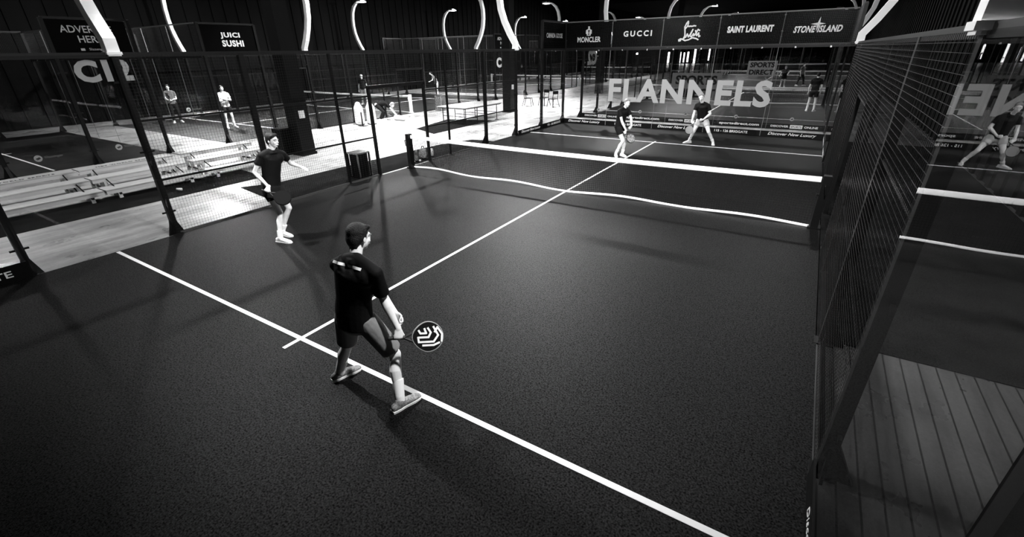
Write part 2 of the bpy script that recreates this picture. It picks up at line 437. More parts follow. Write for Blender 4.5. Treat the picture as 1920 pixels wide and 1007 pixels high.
POLE = [(0, 2.98), (0, 3.2), (.22, 3.52), (.43, 3.9), (.58, 4.3), (.645, 4.75), (.63, 5.2), (.53, 5.62), (.33, 5.95), (.02, 6.17), (-.3, 6.24)]
def pole_proto():
    r = link('floodlight', None)
    mb = MB(); mb.tube([(-a, 0, z) for a, z in POLE], [(.085, .085)]*9+[(.07, .05)]*2, 8, side=(0, 1, 0), dome=False, square=True)
    mb.cbox((0, 0, 3.02), (.2, .2, .04)); mb.build('pole', M['pole'], r)
    hd = link('lamp_head', None, r, None)
    hb = MB(); hb.cbox((.5, 0, 6.235), (.42, .55, .07))
    for i in range(7): hb.cbox((.5, -.24+i*.08, 6.29), (.36, .012, .05))
    bpy.data.objects.remove(hd); hd = hb.build('lamp_head', M['lamp_body'], r)
    db = MB(); db.cbox((.5, 0, 6.195), (.38, .5, .012)); db.build('diffuser', M['lamp'], hd)
    return r
PP = pole_proto(); first_pole = True
LAMPD = {}
def lamp(x, y, inn, label, power, cx, cy, group='curved white floodlight poles on the court fences', spread=125):
    global first_pole
    r = PP if first_pole else copytree(PP); first_pole = False
    r.location = (x - inn*.06, y, 0); r.rotation_euler = (0, 0, 0 if inn > 0 else math.pi)
    r['label'] = label; r['category'] = 'floodlight'; r['group'] = group
    if power:
        if (power, spread) not in LAMPD:
            l = bpy.data.lights.new('floodlight_beam', 'AREA'); l.shape = 'RECTANGLE'; l.size = .38; l.size_y = .5; l.energy = power; l.spread = math.radians(spread); LAMPD[(power, spread)] = l
        o = link('floodlight_beam', LAMPD[(power, spread)]); o.location = (x+inn*.44, y, 6.17)
        d = (Vector((cx, cy, 0))-o.location).normalized(); o.rotation_euler = d.to_track_quat('-Z', 'Y').to_euler()
    return r

GF, GW, GT = 'court side fences', 'glass end walls', 'turf courts'
def court(x0, y0, nm, lf, rf, near, far, pw=0, lamps=True, group=True, netlab=None, white_post=False):
    court_floor(x0, y0, 'dark turf with white lines, ' + nm, GT)
    out = {}
    if lf: out['L'] = side_fence(x0, y0, 1, 'glass and black mesh fence, ' + lf, GF)
    if rf: out['R'] = side_fence(x0+10, y0, -1, 'glass and black mesh fence, ' + rf, GF)
    if near: out['N'] = end_wall(y0, x0, 1, 'glass wall topped with mesh, ' + near, GW)
    if far: out['F'] = end_wall(y0+20, x0, -1, 'glass wall topped with mesh, ' + far, GW)
    return out

# ---- our own court
C1 = court(0, 0, 'the large court in the foreground with four players on it', 'left side of the foreground court', 'right side of the foreground court, beside the camera', None, None)
C1['F'] = end_wall(20, 0, -1, 'tall glass end wall carrying a row of black banners, far end of the foreground court')
NET1 = net(0, 10, 'long black net with a bright white tape across the foreground court', hero=True)
for x, inn, y, s in ((0, 1, 4, 'nearest on the left fence, thick and cut by the top edge'), (0, 1, 16, 'farther of the two on the left fence of the foreground court'),
                  (10, -1, 4, 'rising from the near post of the right fence'), (10, -1, 16, 'bending out from the far half of the right fence')):
    lamp(x, y, inn, 'curved white floodlight pole ' + s, LAMP_W*((.95 if x == 0 else 1.3) if y < 10 else (1.15 if x == 0 else .2)), 5, 9.5 if y < 10 else 13.5, spread=116 if y < 10 else 150)

# ---- the courts across the aisle and behind
CA = court(-19, -12.25, 'unlit-looking court at the far left beyond the aisle', 'wall side of the court at the far left', 'aisle side of the far-left court, bearing the large number', None, 'far-left court, left of the bright gap')
CB = court(-19, 9.75, 'court across the aisle where two spectators stand', 'wall side of the court across the aisle', 'aisle side of the court across the aisle', 'near end of the court across the aisle, behind the two spectators', 'far end of the court across the aisle')
CC = court(-19, 31.75, 'distant court past the tables on the left', 'wall side of the distant court past the tables', 'aisle side of the distant court past the tables', 'near end of the distant court past the tables', None)
CD = court(0, 22, 'court seen through the glass end wall', 'left side of the court behind the glass end wall', 'right side of the court behind the glass end wall', 'near end of the court behind, its base board lettered', 'far end of the court behind the glass end wall')
CE = court(0, 44, 'third court in the row seen through two glass walls', 'left side of the third court in the row', 'right side of the third court in the row', 'near end of the third court in the row', None)
CF = court(0, 66, 'fourth court in the row, a thin dark band far away', 'left side of the fourth court in the row', 'right side of the fourth court in the row', 'near end of the fourth court in the row', None)
CG = court(-19, 53.75, 'farthest court on the left, a thin dark band', 'wall side of the farthest court on the left', 'aisle side of the farthest court on the left', 'near end of the farthest left-hand court', None)
net(-19, 19.75, 'distant net with white posts on the court across the aisle', white_post=True)
net(-19, -2.25, 'net on the dark far-left court, mostly outside the frame') if False else None
net(-19, 41.75, 'far net with white tape beyond the square column on the left', white_post=True)
net(0, 32, 'net on the court right behind the glass end wall')
net(0, 54, 'net on the third court in the row, thin white line')
net(0, 76, 'net on the fourth court in the row, thinnest white line')
net(-19, 63.75, 'farthest net on the left-hand row of courts')
def lamps(x0, y0, who, ys=(4, 16), sides=(0, 1), pw=LAMP_W):
    for s in sides:
        for y in ys:
            lamp(x0+10*s, y0+y, 1 if s == 0 else -1, 'curved white floodlight pole, %s end, %s fence, %s' % ('near' if y == 4 else 'far', 'left' if s == 0 else 'right', who), pw*(.35 if (x0 == 0 and s == 1) else (1 if x0 == 0 else (.8 if s == 0 else 1.8))), x0+5, y0+y+(-1.5 if y == 4 else -1))
lamps(-19, 9.75, 'court across the aisle')
lamps(-19, -12.25, 'far-left court', ys=(16,), sides=(0, 1), pw=30)
lamps(-19, 31.75, 'distant court past the tables')
lamps(0, 22, 'court behind the glass end wall')
lamps(0, 44, 'third court in the row')
lamps(0, 66, 'fourth court in the row', ys=(4,))
lamps(-19, 53.75, 'farthest left-hand court', ys=(4,))

# aisle lamps: the hall lights over the aisle
for i, (x, y) in enumerate(((-4.4, 5), (-5.4, 15), (-4.6, 26))):
    t = thing('hall_lamp', ['round hall lamp above the benches', 'round hall lamp above the aisle by the doorway', 'round hall lamp above the chairs'][i], 'ceiling lamp', (x, y, 8.6))
    b = MB(); b.tube([(0, 0, -.25), (0, 0, 0)], [.22, .1], 20, dome=False); b.tube([(0, 0, 0), (0, 0, .4)], [.01, .01], 6, dome=False); b.build('housing', M['lamp_body'], t)
    b = MB(); b.tube([(0, 0, -.27), (0, 0, -.251)], [.19, .19], 20, dome=False); b.build('diffuser', M['lamp'], t)
    l = bpy.data.lights.new('hall_lamp_beam', 'AREA'); l.shape = 'DISK'; l.size = .36; l.energy = (60, 440, 420)[i]; l.spread = math.radians(110)
    o = link('hall_lamp_beam', l); o.location = (x, y, 8.3)

# ------------------------------------------------------------------ boards along the foot of the glass
def board(p0, p1, nrm, label, txt, z=.2, italic=False, w=None, parent_text=True, h=.1, bold=.0, group='black base boards of the glass walls', start=None):
    """thin board between p0 and p1 (xy), text readable from the side nrm points to"""
    a, b = Vector((*p0, 0)), Vector((*p1, 0)); n = Vector((*nrm, 0)).normalized(); d = (b-a).normalized()
    mb = MB(); c = (a+b)/2+n*.02; L = (b-a).length-.02
    hx = d*L/2; k = n*.008
    pts = [c-hx-k, c+hx-k, c+hx+k, c-hx+k]
    mb.prism([(p.x, p.y) for p in pts], 'z', .012, z)
    o = tag(mb.build('base_board', M['board']), label, 'base board', group)
    if txt:
        r = Vector((0, 0, 1)).cross(n)  # reading direction
        cc = c+n*.0115+Vector((0, 0, .012+(z-.012)/2))
        ww = w or L*.8
        lettering(txt, cc, r, (0, 0, 1), ww, h, o, M['letter'], .003, bold=bold, shear=.35 if italic else 0)
    return o
DNL, BRG = 'Discover New Luxury', '115 - 126 BRIGGATE'
posn = ['leftmost', 'second from the left', 'middle', 'second from the right', 'rightmost']
for i in range(5):
    board((i*2, 20), (i*2+2, 20), (0, -1), 'black board at the foot of the first glass wall, %s, %s' % (posn[i], 'white italics' if i % 2 == 0 else 'white capitals'),
          DNL if i % 2 == 0 else BRG, italic=i % 2 == 0, w=1.5 if i % 2 == 0 else 1.15, h=.125 if i % 2 == 0 else .085, bold=.012 if i % 2 else .006)
board((0, 18), (0, 16), (1, 0), 'black base board with white italics on the left fence, before the far corner', DNL, italic=True, w=1.5, h=.12)
board((0, 20), (0, 18), (1, 0), 'black base board with white capitals on the left fence, touching the far corner', BRG, w=1.2, h=.085, bold=.012)
board((0, 2), (0, 0), (1, 0), 'black base board at the lower left picture edge, ending in a white E', BRG, w=1.6, z=.26, h=.1, bold=.012)
board((10, 2), (10, 3.9), (-1, 0), 'black base board with white italics at the bottom right, beside the thick post', DNL, italic=True, w=1.1, h=.09)
board((10, 16), (10, 18), (-1, 0), 'black base board on the right fence, before the far corner', BRG, w=1.2, h=.085)
board((10, 18), (10, 20), (-1, 0), 'black base board on the right fence, touching the far corner', DNL, italic=True, w=1.5, h=.12)
def box_logo(o, cc, w, h, txt):
    mb = MB(); mb.cbox(cc, (w, .003, h)); mb.build('white_patch', M['letter'], o)
    lettering(txt, (cc[0], cc[1]-.003, cc[2]), (1, 0, 0), (0, 0, 1), w*.86, h*.6, o, M['board'], .003, bold=.02)
for i in range(5):
    mb = MB(); mb.box(i*2+.01, 21.97, .012, i*2+1.99, 21.986, .22)
    o = tag(mb.build('base_board', M['board']), 'black board at the foot of the second glass wall, %s' % posn[i], 'base board', 'base boards of the wall behind')
    if i % 2:
        lettering('sportsdirect.com', (i*2+1.0, 21.966, .12), (1, 0, 0), (0, 0, 1), 1.5, .12, o, M['letter'], .003, bold=.03)
    else:
        lettering('DISCOVER', (i*2+.48, 21.966, .12), (1, 0, 0), (0, 0, 1), .62, .075, o, M['letter'], .003, bold=.02)
        lettering('ONLINE', (i*2+1.55, 21.966, .12), (1, 0, 0), (0, 0, 1), .45, .075, o, M['letter'], .003, bold=.02)
        box_logo(o, (i*2+1.05, 21.967, .12), .42, .13, 'SPORTS')
# glass lettering and logos
FL = lettering('FLANNELS', (5.07, 19.985, 1.435), (1, 0, 0), (0, 0, 1), 6.05, .9, None, M['film'], .004, name='wall_lettering', bold=.035, spacing=1.1)
tag(FL, 'large pale capital lettering across the far glass wall of the foreground court', 'lettering')
def plate(c, w, h, l1, l2, label):
    mb = MB(); mb.cbox(c, (w, .006, h)); o = tag(mb.build('wall_sign', M['film_grey']), label, 'sign')
    for k, s in enumerate((l1, l2)):
        lettering(s, (c[0], c[1]-.005, c[2]+h*(.24-.48*k)), (1, 0, 0), (0, 0, 1), w*.84, h*.34, o, M['board'], .003, bold=.04)
plate((5.07, 21.98, 1.5), 1.96, 1.05, 'SPORTS', 'DIRECT', 'grey rectangular sign with black two-line lettering on the second glass wall')
plate((5.6, 41.98, 1.5), 1.96, 1.05, 'SPORTS', 'DIRECT', 'smaller-looking grey lettered sign on a glass wall farther back')
LOGO_N = ['first', 'second', 'third', 'fourth', 'fifth', 'sixth']
def roundlogo(c, right, nrm, r, label, txt='Slazenger', group='round grey logos on the glass'):
    t = thing('round_logo', label, 'logo', c, group); R = Vector(right); N = Vector(nrm)
    mb = MB(); mb.tube([N*0.0, N*.003], [r, r], 24, dome=False); mb.build('disc', M['letter_grey'], t)
    strokes([[(-.5*r, -.1*r), (.4*r, .25*r)], [(-.3*r, -.35*r), (.55*r, 0)]], N*.006, R, (0, 0, 1), t, M['dark'], .22*r, .002)
    lettering(txt, R*(r*3.9)+N*.002, R, (0, 0, 1), r*4.6, r*.9, t, M['film_grey'], .002, bold=.01)
for i in range(5):
    roundlogo((i*2+.85, 21.975, .4), (1, 0, 0), (0, -1, 0), .07, 'small round grey logo with faint lettering on the second glass wall, %s' % posn[i])
for i, (xx, yy) in enumerate(((-9, 4.47), (-9, 6.4), (-19, 13.1))):
    roundlogo((xx+.015, yy, .41), (0, 1, 0), (1, 0, 0), .09 if i < 2 else .11, ['round pale logo low on the far-left glass, nearer the picture edge', 'round pale logo low on the far-left glass, beside the bright gap', 'round pale logo at the foot of the wall behind the grey-shirted spectator'][i])

# ------------------------------------------------------------------ banners in the mesh band
def banner(c, right, nrm, w, h, label, group='black advertising banners above the glass'):
    c, R, N = Vector(c), Vector(right), Vector(nrm); t = thing('advertising_banner', label, 'banner', c, group)
    mb = MB(); p = [R*(-w/2)-N*.003, R*(w/2)-N*.003, R*(w/2)+N*.003, R*(-w/2)+N*.003]
    mb.prism([(q.x, q.y) for q in p], 'z', -h/2, h/2); mb.build('fabric', M['banner'], t)
    return t
X_, Z_ = (1, 0, 0), (0, 0, 1)
def bk(i, label): return banner((i*2+1, 20.035, 3.5), X_, (0, -1, 0), 1.95, .93, label)
t = bk(0, 'black banner with a small standing emblem over wide white capitals, leftmost over the far glass')
lettering('MONCLER', (.02, -.006, -.16), X_, Z_, 1.02, .2, t, M['letter'], .003, bold=.028, spacing=1.06)
strokes([(.07, [(0, .28), (0, .2)]), (.05, [(-.1, .15), (0, .2), (.1, .15)]), (.05, [(-.1, .15), (-.1, .05), (-.03, .06)]), (.05, [(.1, .15), (.1, .05), (.03, .06)]), (.05, [(-.05, .12), (-.06, -.02)]), (.05, [(.05, .12), (.06, -.02)]), (.03, [(-.06, -.02), (.06, -.02)])], (0, -.006, .02), X_, Z_, t, M['letter'])
t = bk(1, 'black banner with five widely spaced white capitals, second from the left')
lettering('GUCCI', (.04, -.006, 0), X_, Z_, 1.12, .2, t, M['letter'], .003, spacing=1.45, bold=.03)
t = bk(2, 'black banner with looping white handwritten script, middle of the row')
sig = [[(-.33, -.25), (-.3, -.21), (-.24, -.22), (-.13, -.27), (.0, -.24), (.12, -.18), (.25, -.21), (.33, -.25)], [(-.3, -.21), (-.36, -.24), (-.35, -.28), (-.3, -.27), (-.29, -.23)],
       [(-.2, -.2), (-.16, -.1), (-.18, .05), (-.2, .18), (-.15, .3), (-.1, .36), (-.09, .3), (-.11, .2), (-.17, .13)], [(-.1, .36), (-.1, .22), (-.06, .19), (.0, .2), (.05, .19), (.12, .21), (.18, .2)],
       [(-.2, -.2), (-.12, -.15), (-.08, -.05), (-.03, -.15), (.03, -.06), (.1, .09), (.06, -.02), (.02, -.12), (.08, -.15), (.14, -.05), (.16, -.12), (.22, -.05), (.28, .08), (.34, .05)], [(.2, .05), (.24, -.06), (.26, -.12), (.32, -.03), (.34, -.15), (.38, -.13)]]
strokes([(.045, s) for s in sig], (0, -.006, -.02), X_, Z_, t, M['letter'])
t = bk(3, 'black banner with two bold white capital words close together, second from the right')
lettering('SAINT LAURENT', (0, -.006, .02), X_, Z_, 1.45, .21, t, M['letter'], .003, bold=.05, spacing=1.06)
t = bk(4, 'black banner with a white four-point compass star over slanted capitals, rightmost of the row')
lettering('STONE', (-.36, -.006, -.05), X_, Z_, .62, .2, t, M['letter'], .003, bold=.04, shear=.2, spacing=1.08)
lettering('ISLAND', (.34, -.006, -.05), X_, Z_, .68, .2, t, M['letter'], .003, bold=.04, shear=.2, spacing=1.08)
mb = MB(); mb.prism([(.02, .3), (.035, .13), (.2, .1), (.03, .07), (-.03, -.13), (-.04, .06), (-.22, .1), (-.03, .13)], 'y', -.009, -.005); mb.build('compass_star', M['letter'], t)
t = banner((.02-.055, 19, 3.5), (0, 1, 0), (1, 0, 0), 1.95, .93, 'narrow-looking black banner with small white capitals, on the left fence at the far corner')
lettering('CANADA GOOSE', (.006, 0, 0), (0, 1, 0), Z_, 1.4, .17, t, M['letter'], .003, bold=.02)
def adv(c, label, right=(0, 1, 0), nrm=(1, 0, 0)):
    t = banner(c, right, nrm, 1.95, .93, label)
    N = Vector(nrm)*.006
    lettering('ADVERTISE\nHERE', N+Vector((0, 0, .1)), right, Z_, 1.22, .44, t, M['letter_grey'], .003, bold=.01)
    strokes([(.06, [(-.28, 0), (-.22, 0)])], N+Vector((0, 0, -.3)), right, Z_, t, M['letter_grey'])
    lettering('Slazenger', N+Vector(right)*.1+Vector((0, 0, -.3)), right, Z_, .4, .08, t, M['letter_grey'], .003)
adv((-8.93, 6.68, 3.5), 'black banner with two lines of grey capitals at the top left, over the far-left court')
adv((-8.93, 28.75, 3.5), 'distant small black banner with grey capitals, next to the second square column')
t = banner((-8.93, 10.78, 3.5), (0, 1, 0), (1, 0, 0), 1.95, .93, 'black banner with two stacked bold white words, right of the two left-hand poles')
lettering('JUICI', (.006, .02, .125), (0, 1, 0), Z_, .7, .21, t, M['letter'], .003, bold=.04, spacing=1.12)
lettering('SUSHI', (.006, .06, -.125), (0, 1, 0), Z_, .78, .21, t, M['letter'], .003, bold=.04, spacing=1.1)
def court_no(s, c, w, h, label, right=(0, 1, 0)):
    o = lettering(s, c, right, Z_, w, h, None, M['film'], .004, name='court_number', bold=.05); tag(o, label, 'court number', 'court numbers on the glass')
court_no('C12', (-8.985, 6.75, 2.62), 1.42, .62, 'large white court number on the dark glass at the far left')
court_no('C11', (-8.985, 28.7, 2.3), 1.3, .62, 'small-looking white court number partly behind the second square column')
court_no('C2', (-.02, 22.95, 2.63), 1.1, .66, 'mirrored white court number seen through the far glass wall near its left corner', right=(0, -1, 0))

# ------------------------------------------------------------------ columns
for i, (x, y) in enumerate(((-4.45, 9.82), (-4.45, 22.4), (-4.45, 35), (-2.2, 47.6))):
    mb = MB(); s = .24; mb.box(-s, -s, 0, s, s, 9); mb.box(-s-.03, -s-.03, 0, s+.03, s+.03, .08)
    o = tag(mb.build('column', M['column']), ['square black column rising through the left half, nearest the benches', 'square black column beside the chairs, second from the benches', 'square black column seen through the far glass, third in the line', 'last square black column in the distance'][i], 'column', 'square black columns in the aisle')
    o.location = (x, y, 0)
    if i < 2:
        b = MB(); b.box(.245, -.1, 1.15, .25, .1, 1.38); b.build('notice', M['letter'], o)

# ------------------------------------------------------------------ low benches
def bench_proto():
    r = link('tiered_bench', None)
    rows = ((0, .24), (-.66, .4), (-1.3, .54))
    for k, (x, z) in enumerate(rows):
        mb = MB(); mb.box(x-.46, -1.02, z-.035, x, 1.02, z); p = mb.build('seat_plank', M['alu'], r)
        b = MB(); b.box(x-.02, -1.02, z-.1, x, 1.02, z-.037); b.build('edge_trim', M['pole'], p)
        for sy in (-.78, .78):
            for xx in (x-.32, x-.035):
                b = MB(); b.box(xx-.025, sy-.035, 0.001, xx+.025, sy+.035, z-.034); b.build('leg', M['pole'], r)
    for sy in (-.78, .78):
        b = MB(); b.box(-1.66, sy-.02, .1, .04, sy+.02, .14)
        b.tube([(0, sy*.97, .12), (-.64, sy*.97, .36)], [.014, .014], 8); b.tube([(-.66, sy*.97, .12), (-1.3, sy*.97, .5)], [.014, .014], 8)
        b.build('cross_brace', M['black'], r)
    lettering('NET WORLD SPORTS', (-1.42, 0, .5415), (0, 1, 0), (-1, 0, 0), 1.3, .1, r, M['dark'], .002, bold=.03, spacing=1.2)
    return r
bp = bench_proto()
for i, (y, s) in enumerate(((1.05, 'nearest, cut by the left edge of the picture'), (3.2, 'second from the left edge'), (5.28, 'third along, behind the thick left post'), (7.5, 'farthest along, behind the player at the fence'), (9.65, 'last one, beside the square column'))):
    if i == 4: continue
    o = bp if i == 0 else copytree(bp); o.location = (-3.82, y, 0)
    o['label'] = 'pale low three-step bench in the aisle, ' + s; o['category'] = 'bench'; o['group'] = 'pale tiered benches in the aisle'

# ------------------------------------------------------------------ bins
def bin_(x, y, w, h, body, trim, label):
    t = thing('litter_bin', label, 'bin', (x, y, 0))
    b = MB(); b.cbox((0, 0, .03), (w*.94, w*.94, .04)); b.cbox((0, 0, h*.5), (w*.8, w*.8, h*.86)); b.build('liner', body, t)
    b = MB()
    for s in (-1, 1):
        for k in range(5):
            q = (-.5+k/4)*w*.92
            b.cbox((q, s*w*.47, h*.5), (w*.12, .014, h*.94)); b.cbox((s*w*.47, q, h*.5), (.014, w*.12, h*.94))
    b.build('slats', body, t)
    b = MB(); b.cbox((0, 0, h*.98), (w*1.04, w*1.04, .03)); b.build('lid_rim', trim, t)
    for sx in (-1, 1):
        for sy in (-1, 1):
            b = MB(); b.cbox((sx*w*.49, sy*w*.49, h*.49), (.03, .03, h*.97)); b.build('corner_trim', trim, t)
    return t
bin_(-.36, 8.62, .4, .66, M['board'], M['steel'], 'dark bin with bright metal corners beside the doorway in the left fence')
bin_(-4.95, 9.5, .42, .85, M['board'], M['black'], 'black slatted bin standing against the square column')
bin_(-8.3, 21.3, .45, .85, M['bag'], M['steel'], 'small slatted bin across the aisle, left of the table')

# ------------------------------------------------------------------ tables and chairs
def table(x, y, w, l, rz, label):
    t = thing('table', label, 'table', (x, y, 0), None, rz)
    b = MB(); b.box(-w/2, -l/2, .73, w/2, l/2, .76); b.build('table_top', M['tabletop'], t)
    b = MB(); b.box(-w/2+.05, -l/2+.05, .69, w/2-.05, l/2-.05, .728); b.build('table_frame', M['black'], t)
    for sy in (-.42, -.12, .12, .42):
        for sx in (-.4, .4):
            b = MB(); b.tube([(w*sx, l*sy, 0.01), (w*sx, l*sy, .69)], [.018, .018], 8, dome=False); b.cbox((w*sx, l*sy, .012), (.22, .05, .02)); b.build('leg', M['black'], t)
        b = MB(); b.tube([(-w*.4, l*sy, .35), (w*.4, l*sy, .35)], [.012, .012], 8); b.build('stretcher', M['black'], t)
table(-4.12, 18.5, 1.7, 2.7, -.06, 'long dark-legged table with a pale top in the aisle, past the doorway')
def chair_proto():
    r = link('chair', None)
    b = MB(); b.box(-.2, -.2, .44, .2, .2, .465); b.build('seat', M['black'], r)
    b = MB(); b.tube([(-.19, -.21, .8), (0, -.245, .8), (.19, -.21, .8)], [(.016, .09)]*3, 8, side=(0, 1, 0)); b.build('backrest', M['dark'], r)
    for sx in (-1, 1):
        b = MB(); b.tube([(sx*.24, .26, .01), (sx*.18, .18, .45)], [.018, .018], 8, dome=False); b.build('leg', M['black'], r)
        b = MB(); b.tube([(sx*.25, -.3, .01), (sx*.18, -.18, .45), (sx*.18, -.235, .84)], [.018]*3, 8, dome=False); b.build('leg', M['black'], r)
    return r
cp = chair_proto()
for i, (x, y, rz, s) in enumerate(((-4.95, 25.3, -1.3, 'left one of the three in the aisle'), (-4.2, 25.9, 2.9, 'middle one of three, its back turned'), (-3.35, 25.4, 1.2, 'right one of the three in the aisle'))):
    o = cp if i == 0 else copytree(cp); o.location = (x, y, 0); o.rotation_euler = (0, 0, rz)
    o['label'] = 'black metal chair with bent back, ' + s; o['category'] = 'chair'; o['group'] = 'black chairs round in the aisle'
# white draped stands and clutter across the aisle
def padded(x, y, label, h=.92):
    t = thing('padded_stand', label, 'stand', (x, y, 0), 'white padded stands')
    b = MB(); b.tube([(0, 0, .14), (0, 0, h*.8), (0, 0, h*.95)], [(.36, .22), (.36, .2), (.26, .12)], 16, side=(.8, -.54, 0)); build_rm(b, 'cover', M['tape'], t, .03, 3)
    b = MB(); b.tube([(0, 0, .0), (0, 0, .16)], [(.3, .2), (.3, .18)], 12, side=(.8, -.54, 0), dome=False); b.build('foot', M['black'], t)
padded(-8.25, 15.45, 'white rounded padded stand seen beyond the doorway, left one of the pair')
padded(-7.85, 15.8, 'white rounded padded stand seen beyond the doorway, right one of the pair')
t = thing('sign_holder', 'small black floor stand in front of the two white padded stands', 'stand', (-7.75, 15.15, 0))
b = MB(); b.box(-.2, -.14, 0.001, .2, .14, .02); b.build('foot_plate', M['black'], t)
b = MB(); b.tube([(0, 0, .02), (0, 0, .6)], [.03, .03], 10, dome=False); b.build('upright', M['black'], t)
# things lying behind the net post, outside the doorway
def ball(x, y, label):
    b = MB(); b.ell((0, 0, .035), .034, N=16, K=10); o = b.build('padel_ball', M['sole'], None, True); o.location = (x, y, .012); tag(o, label, 'ball', 'balls by the doorway')
ball(-.28, 10.55, 'white ball on the black matting behind the left net post, left one'); ball(-.2, 10.72, 'white ball on the black matting behind the left net post, right one')
t = thing('water_bottle', 'pale water bottle standing on the matting beyond the left net post', 'bottle', (-.45, 11.55, .012))
b = MB(); b.tube([(0, 0, .01), (0, 0, .2), (0, 0, .24)], [.045, .045, .02], 14, dome=False); b.build('bottle_body', M['pole'], t, True)
b = MB(); b.tube([(0, 0, .241), (0, 0, .27)], [.022, .022], 12, dome=False); b.build('cap', M['dark'], t)
t = thing('kit_bag', 'rounded grey bag on the matting between the bottle and the two balls', 'bag', (-.42, 11.12, .012))
b = MB(); b.tube([(0, 0, .1), (0, 0, .24)], [(.15, .1), (.12, .08)], 14, side=(.8, .5, 0)); build_rm(b, 'bag_body', M['bag'], t, .015, 3)
b = MB(); b.tube([(-.06, 0, .3), (-.03, 0, .37), (.03, 0, .37), (.06, 0, .3)], [.01]*4, 8); b.build('handle', M['dark'], t)
t = thing('shoe_bag', 'slim grey drawstring bag on the matting behind the two balls', 'bag', (-.38, 10.75, .012))
b = MB(); b.tube([(0, 0, .06), (.03, 0, .3)], [(.08, .06), (.03, .03)], 12); build_rm(b, 'bag_body', M['bag'], t, .012, 3)
t = thing('drink_can', 'tiny pale can lying on the dark mat under the benches', 'can', (-3.3, 5.45, .045), rz=.5)
b = MB(); b.tube([(0, 0, 0), (.12, 0, 0)], [.033, .033], 12, dome=False); b.build('can_body', M['pole'], t, True)

# pallet of bright items in far distance
for i, (x, z, w_, h_) in enumerate(((-19.7, 1.2, .4, 2.2), (-18.6, 1.3, .28, 2.1), (-17.3, 1.2, .5, 2.1), (-16.4, 1.2, .25, 1.9), (-15.6, 1.3, .3, 2.0), (-14.2, 1.6, .4, 3.1), (-11.3, 1.7, .3, 2.2))):
    b = MB(); b.box(x-w_*.5, 111.93, z-h_/2, x+w_*.5, 111.99, z+h_/2); struct(b.build('window_%d' % (i+1), M['lit']))
for i, (y, z) in enumerate(((47.5, 3.6), (75.5, 2.6), (96, 2.2))):
    b = MB(); b.box(-21.6, y-.9, z-.16, -21.5, y+.9, z+.16); struct(b.build('window_%d' % (i+8), M['lit']))

# ------------------------------------------------------------------ people
V = Vector
def frame(f, u=(0, 0, 1)):
    f = V(f).normalized(); u = V(u); s = f.cross(u).normalized(); u = s.cross(f).normalized(); return s, f, u   # s = anatomical right
def add_hand(mb, wrist, d, n, width, curl, r=.0085, thumb_side=1, k=1.):
    """palm along d, palm normal n (side the fingers curl to), width axis; five fingers"""
    d = V(d).normalized(); w = V(width); w = (w-d*w.dot(d)).normalized(); n = V(n); n = (n-d*n.dot(d)-w*n.dot(w)).normalized()
    wrist = V(wrist)
    mb.tube([wrist-d*.02, wrist+d*.03, wrist+d*.075*k], [(.026, .02), (.036, .017), (.04, .014)], 12, side=w)
    Ls = (.068, .078, .072, .056); kn = wrist+d*.088*k
    for i, L in enumerate(Ls):
        off = (1.5-i)*.0205*thumb_side
        p = kn + w*off - d*(.004 if i in (1, 2) else .01); a = 0; pts = [p-d*.02]; pts.append(p)
        for j, fr in enumerate((.45, .32, .23)):
            a += math.radians(curl[j]); p = p+(d*math.cos(a)+n*math.sin(a))*L*fr; pts.append(p)
        mb.tube(pts, [r*1.1, r*1.08, r, r*.95, r*.85], 8, side=w)
    tb = wrist+d*.03*k+w*.03*thumb_side
    a = wrist+d*.058*k+w*.05*thumb_side+n*.014; b = wrist+d*.075*k+w*.048*thumb_side+n*.036; c = wrist+d*.085*k+w*.034*thumb_side+n*.05
    mb.tube([tb-d*.01, tb, a, b, c], [r*1.3, r*1.4, r*1.2, r*1.1, r*.9], 8, side=d)

def racket(name_label, grip, axis, normal, pattern=None, face='dark', group='padel rackets held by the players'):
    """grip = centre of the hand on the handle, axis = handle to head, normal = face normal"""
    a = V(axis).normalized(); n = V(normal); n = (n-a*n.dot(a)).normalized(); s = a.cross(n)
    t = thing('padel_racket', name_label, 'racket', grip, group)
    def loc(x, y, z): return tuple(s*x + a*y + n*z)
    def outline(sc=1., k=40):
        o = []
        for i in range(k):
            th = 2*math.pi*i/k; x = .13*math.sin(th); y = -.135*math.cos(th)
            x *= (1-.22*max(0, -y/.135)**1.5)
            o.append((x*sc, .255+y*sc))
        return o
    mb = MB(); o = outline(.97); k = len(o)
    for z in (-.017, .017): mb.v += [loc(x, y, z) for x, y in o]
    mb.f.append(tuple(range(k))[::-1]); mb.f.append(tuple(range(k, 2*k)))
    for i in range(k): mb.f.append((i, (i+1) % k, k+(i+1) % k, k+i))
    mb.build('face', M[face], t)
    mb = MB(); o = outline(1.0); o.append(o[0]); o.append(o[1])
    mb.tube([loc(x, y, 0) for x, y in o], [(.019, .006)]*len(o), 8, side=n, dome=False); mb.build('rim', M['lamp_body'] if pattern else M['dark'], t, True)
    mb = MB(); mb.tube([loc(0, -.075, 0), loc(0, .055, 0)], [(.017, .014)]*2, 12, side=s); mb.tube([loc(0, .045, 0), loc(-.04, .135, 0)], [.011, .012], 10); mb.tube([loc(0, .045, 0), loc(.04, .135, 0)], [.011, .012], 10)
    mb.build('handle', M['rubber'], t, True)
    if pattern:
        mb = strokes([[(x, y-.03) for x, y in q] for q in pattern], n*.0195, s, a, t, M['letter'], .017, .003, name='white_pattern')
    return t

